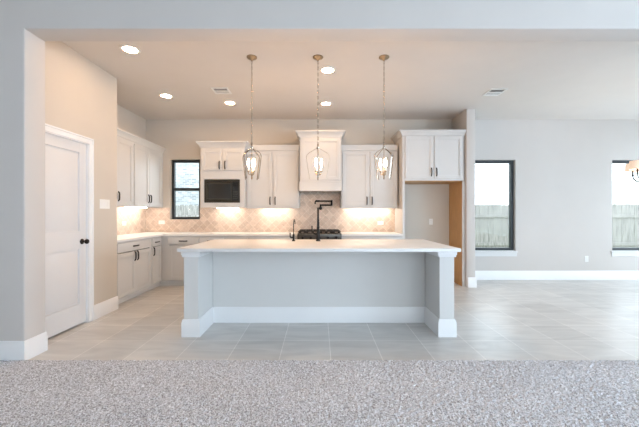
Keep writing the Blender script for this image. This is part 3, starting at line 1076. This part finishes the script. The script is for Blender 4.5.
# ------------------------------------------------------------------ wall plates
def outlet(name, loc, rz, w_, h_, label, cat, n_gang=0, slots=True, horizontal=False, group=None):
    r = empty(name, loc, rz, label, cat, group)
    MB().box(-w_ / 2, w_ / 2, -0.006, -0.0005, -h_ / 2, h_ / 2, 0.002).build('cover_plate', M['plastic'], r)
    if n_gang:
        for k in range(n_gang):
            x = (k - (n_gang - 1) / 2) * (w_ / n_gang) * 0.92
            MB().box(x - .017, x + .017, -0.011, -0.0062, -0.033, 0.033, 0.002).build('rocker', M['plastic'], r)
    else:
        for s in (-1, 1):
            c = (s * 0.021, 0) if horizontal else (0, s * 0.021)
            o = MB().box(c[0] - .016, c[0] + .016, -0.009, -0.0062, c[1] - .015, c[1] + .015, 0.003).build('receptacle', M['plastic'], r)
            sl = MB()
            for q in (-1, 1):
                if horizontal:
                    sl.box(c[0] - .005, c[0] + .004, -0.0098, -0.0088, c[1] + q * .006 - .001, c[1] + q * .006 + .001)
                else:
                    sl.box(c[0] + q * .006 - .001, c[0] + q * .006 + .001, -0.0098, -0.0088, c[1] - .004, c[1] + .005)
            sl.build('slots', M['slot'], o)
    return r
outlet('light_switch', (XP, 4.145, 1.41), R(90), 0.19, 0.118, 'white three-gang light switch right of the pantry door', 'switch', n_gang=3)
outlet('wall_outlet', (2.18, YB, 1.13), 0, 0.07, 0.115, 'white outlet on the back wall inside the refrigerator niche', 'outlet')
outlet('wall_outlet', (5.21, YB, 0.405), 0, 0.07, 0.115, 'white outlet low on the dining wall between the two windows', 'outlet')
BO = 'outlets on the backsplash'
outlet('wall_outlet', (-3.06, YB - TK, 1.118), 0, 0.118, 0.072, 'white sideways outlet on the backsplash at the left corner, left of the window', 'outlet', horizontal=True, group=BO)
outlet('wall_outlet', (1.195, YB - TK, 1.105), 0, 0.118, 0.072, 'white sideways outlet on the backsplash right of the range', 'outlet', horizontal=True, group=BO)
outlet('wall_outlet', (XL + TK, 5.60, 1.118), R(90), 0.118, 0.072, 'white sideways outlet on the left-wall backsplash under the left cabinets', 'outlet', horizontal=True, group=BO)

# ------------------------------------------------------------------ dining chandelier
def chandelier():
    cx, cy = 4.695, 4.5
    r = empty('dining_chandelier', (cx, cy, CZ), 0, 'dark chandelier with small peach drum shades at the right edge', 'chandelier')
    Z = lambda z: z - CZ
    MB().lathe([(0, 0), (0.065, 0), (0.06, -0.02), (0.012, -0.03), (0, -0.031)], (0, 0, 0), 24).build('canopy', M['bronze'], r)
    MB().tube([(0, 0, -0.02), (0, 0, Z(1.80))], 0.008).build('rod', M['bronze'], r)
    MB().lathe([(0, Z(1.84)), (0.02, Z(1.83)), (0.032, Z(1.79)), (0.02, Z(1.755)), (0.008, Z(1.745)), (0.012, Z(1.73)), (0, Z(1.715))], (0, 0, 0), 20).build('hub', M['bronze'], r)
    for q in range(5):
        a = math.pi + q * 2 * math.pi / 5
        dx, dy = math.cos(a), math.sin(a)
        P = lambda rr, z: (dx * rr, dy * rr, Z(z))
        am = MB().tube([P(0.02, 1.79), P(0.08, 1.755), P(0.16, 1.738), P(0.235, 1.752), P(0.278, 1.80), P(0.285, 1.84)], 0.008)
        am.lathe([(0, Z(1.835)), (0.022, Z(1.84)), (0.024, Z(1.848)), (0, Z(1.85))], (dx * .285, dy * .285, 0), 16)
        ao = am.build('arm', M['bronze'], r)
        MB().lathe([(0, Z(1.85)), (0.011, Z(1.85)), (0.011, Z(1.93)), (0, Z(1.931))], (dx * .285, dy * .285, 0), 14).build('candle_sleeve', M['bronze'], ao)
        MB().lathe([(0.089, Z(1.905)), (0.082, Z(2.02)), (0.080, Z(2.02)), (0.087, Z(1.905)), (0.089, Z(1.905))], (dx * .285, dy * .285, 0), 32, cap=False).build('lamp_shade', M['shade'], ao)
        MB().lathe([(0, Z(1.931)), (0.012, Z(1.94)), (0.02, Z(1.965)), (0.012, Z(1.99)), (0, Z(1.998))], (dx * .285, dy * .285, 0), 14).build('bulb', M['bulb_soft'], ao)
chandelier()

# ------------------------------------------------------------------ outside
struct('ground', MB().box(-40, 40, YB + 0.16, 60, -0.4, -0.25), M['ground'], 'pale lawn outside the windows', 'ground')
def fence(x0, x1, y, top, label):
    r = empty('wooden_fence', ((x0 + x1) / 2, y, -0.25), 0, label, 'fence')
    off = Vector((-(x0 + x1) / 2, -y, 0.25))
    p = MB()
    x = x0
    while x < x1:
        wv = 0.138
        h = top + random.uniform(-0.012, 0.012)
        yy = y + random.uniform(-.003, .003)
        p.prism([(x, -0.2), (x + wv, -0.2), (x + wv, h - 0.03), (x + wv - 0.03, h), (x + 0.03, h), (x, h - 0.03)], yy, yy + 0.017)
        x += 0.143
    p.build('picket_panel', M['fence'], r, off)
    for z in (0.30, 1.20):
        MB().box(x0, x1, y - 0.042, y - .004, z - .045, z + .045, 0.004).build('rail', M['fence'], r, off)
    xx = x0 + 0.6
    while xx < x1:
        MB().box(xx - .045, xx + .045, y + 0.022, y + 0.11, -0.25, top - 0.05).build('post', M['fence'], r, off)
        xx += 2.4
fence(2.05, 13.5, 10.5, 1.585, 'weathered grey wooden fence outside the dining windows')
fence(-8.5, 1.90, 10.5, 1.565, 'weathered grey wooden fence outside the kitchen window')

def house(x0, x1, y0, y1, zw, zr, label, ridge='X'):
    r = empty('neighbour_house', ((x0 + x1) / 2, y0, -0.25), 0, label, 'house')
    off = Vector((-(x0 + x1) / 2, -y0, 0.25))
    MB().box(x0, x1, y0, y1, -0.25, zw).build('house_wall', M['brick'], r, off)
    xm = (x0 + x1) / 2
    MB().prism([(x0 - .4, zw + .001), (x1 + .4, zw + .001), (xm, zr)], y0 - .4, y1 + .4).build('roof', M['roof'], r, off)
house(-13.0, -3.2, 14.5, 24, 5.2, 7.6, 'pale brick neighbouring house seen through the kitchen window')
house(15.0, 23.0, 17.0, 26, 1.6, 3.4, 'pale low neighbouring house behind the right dining window fence')
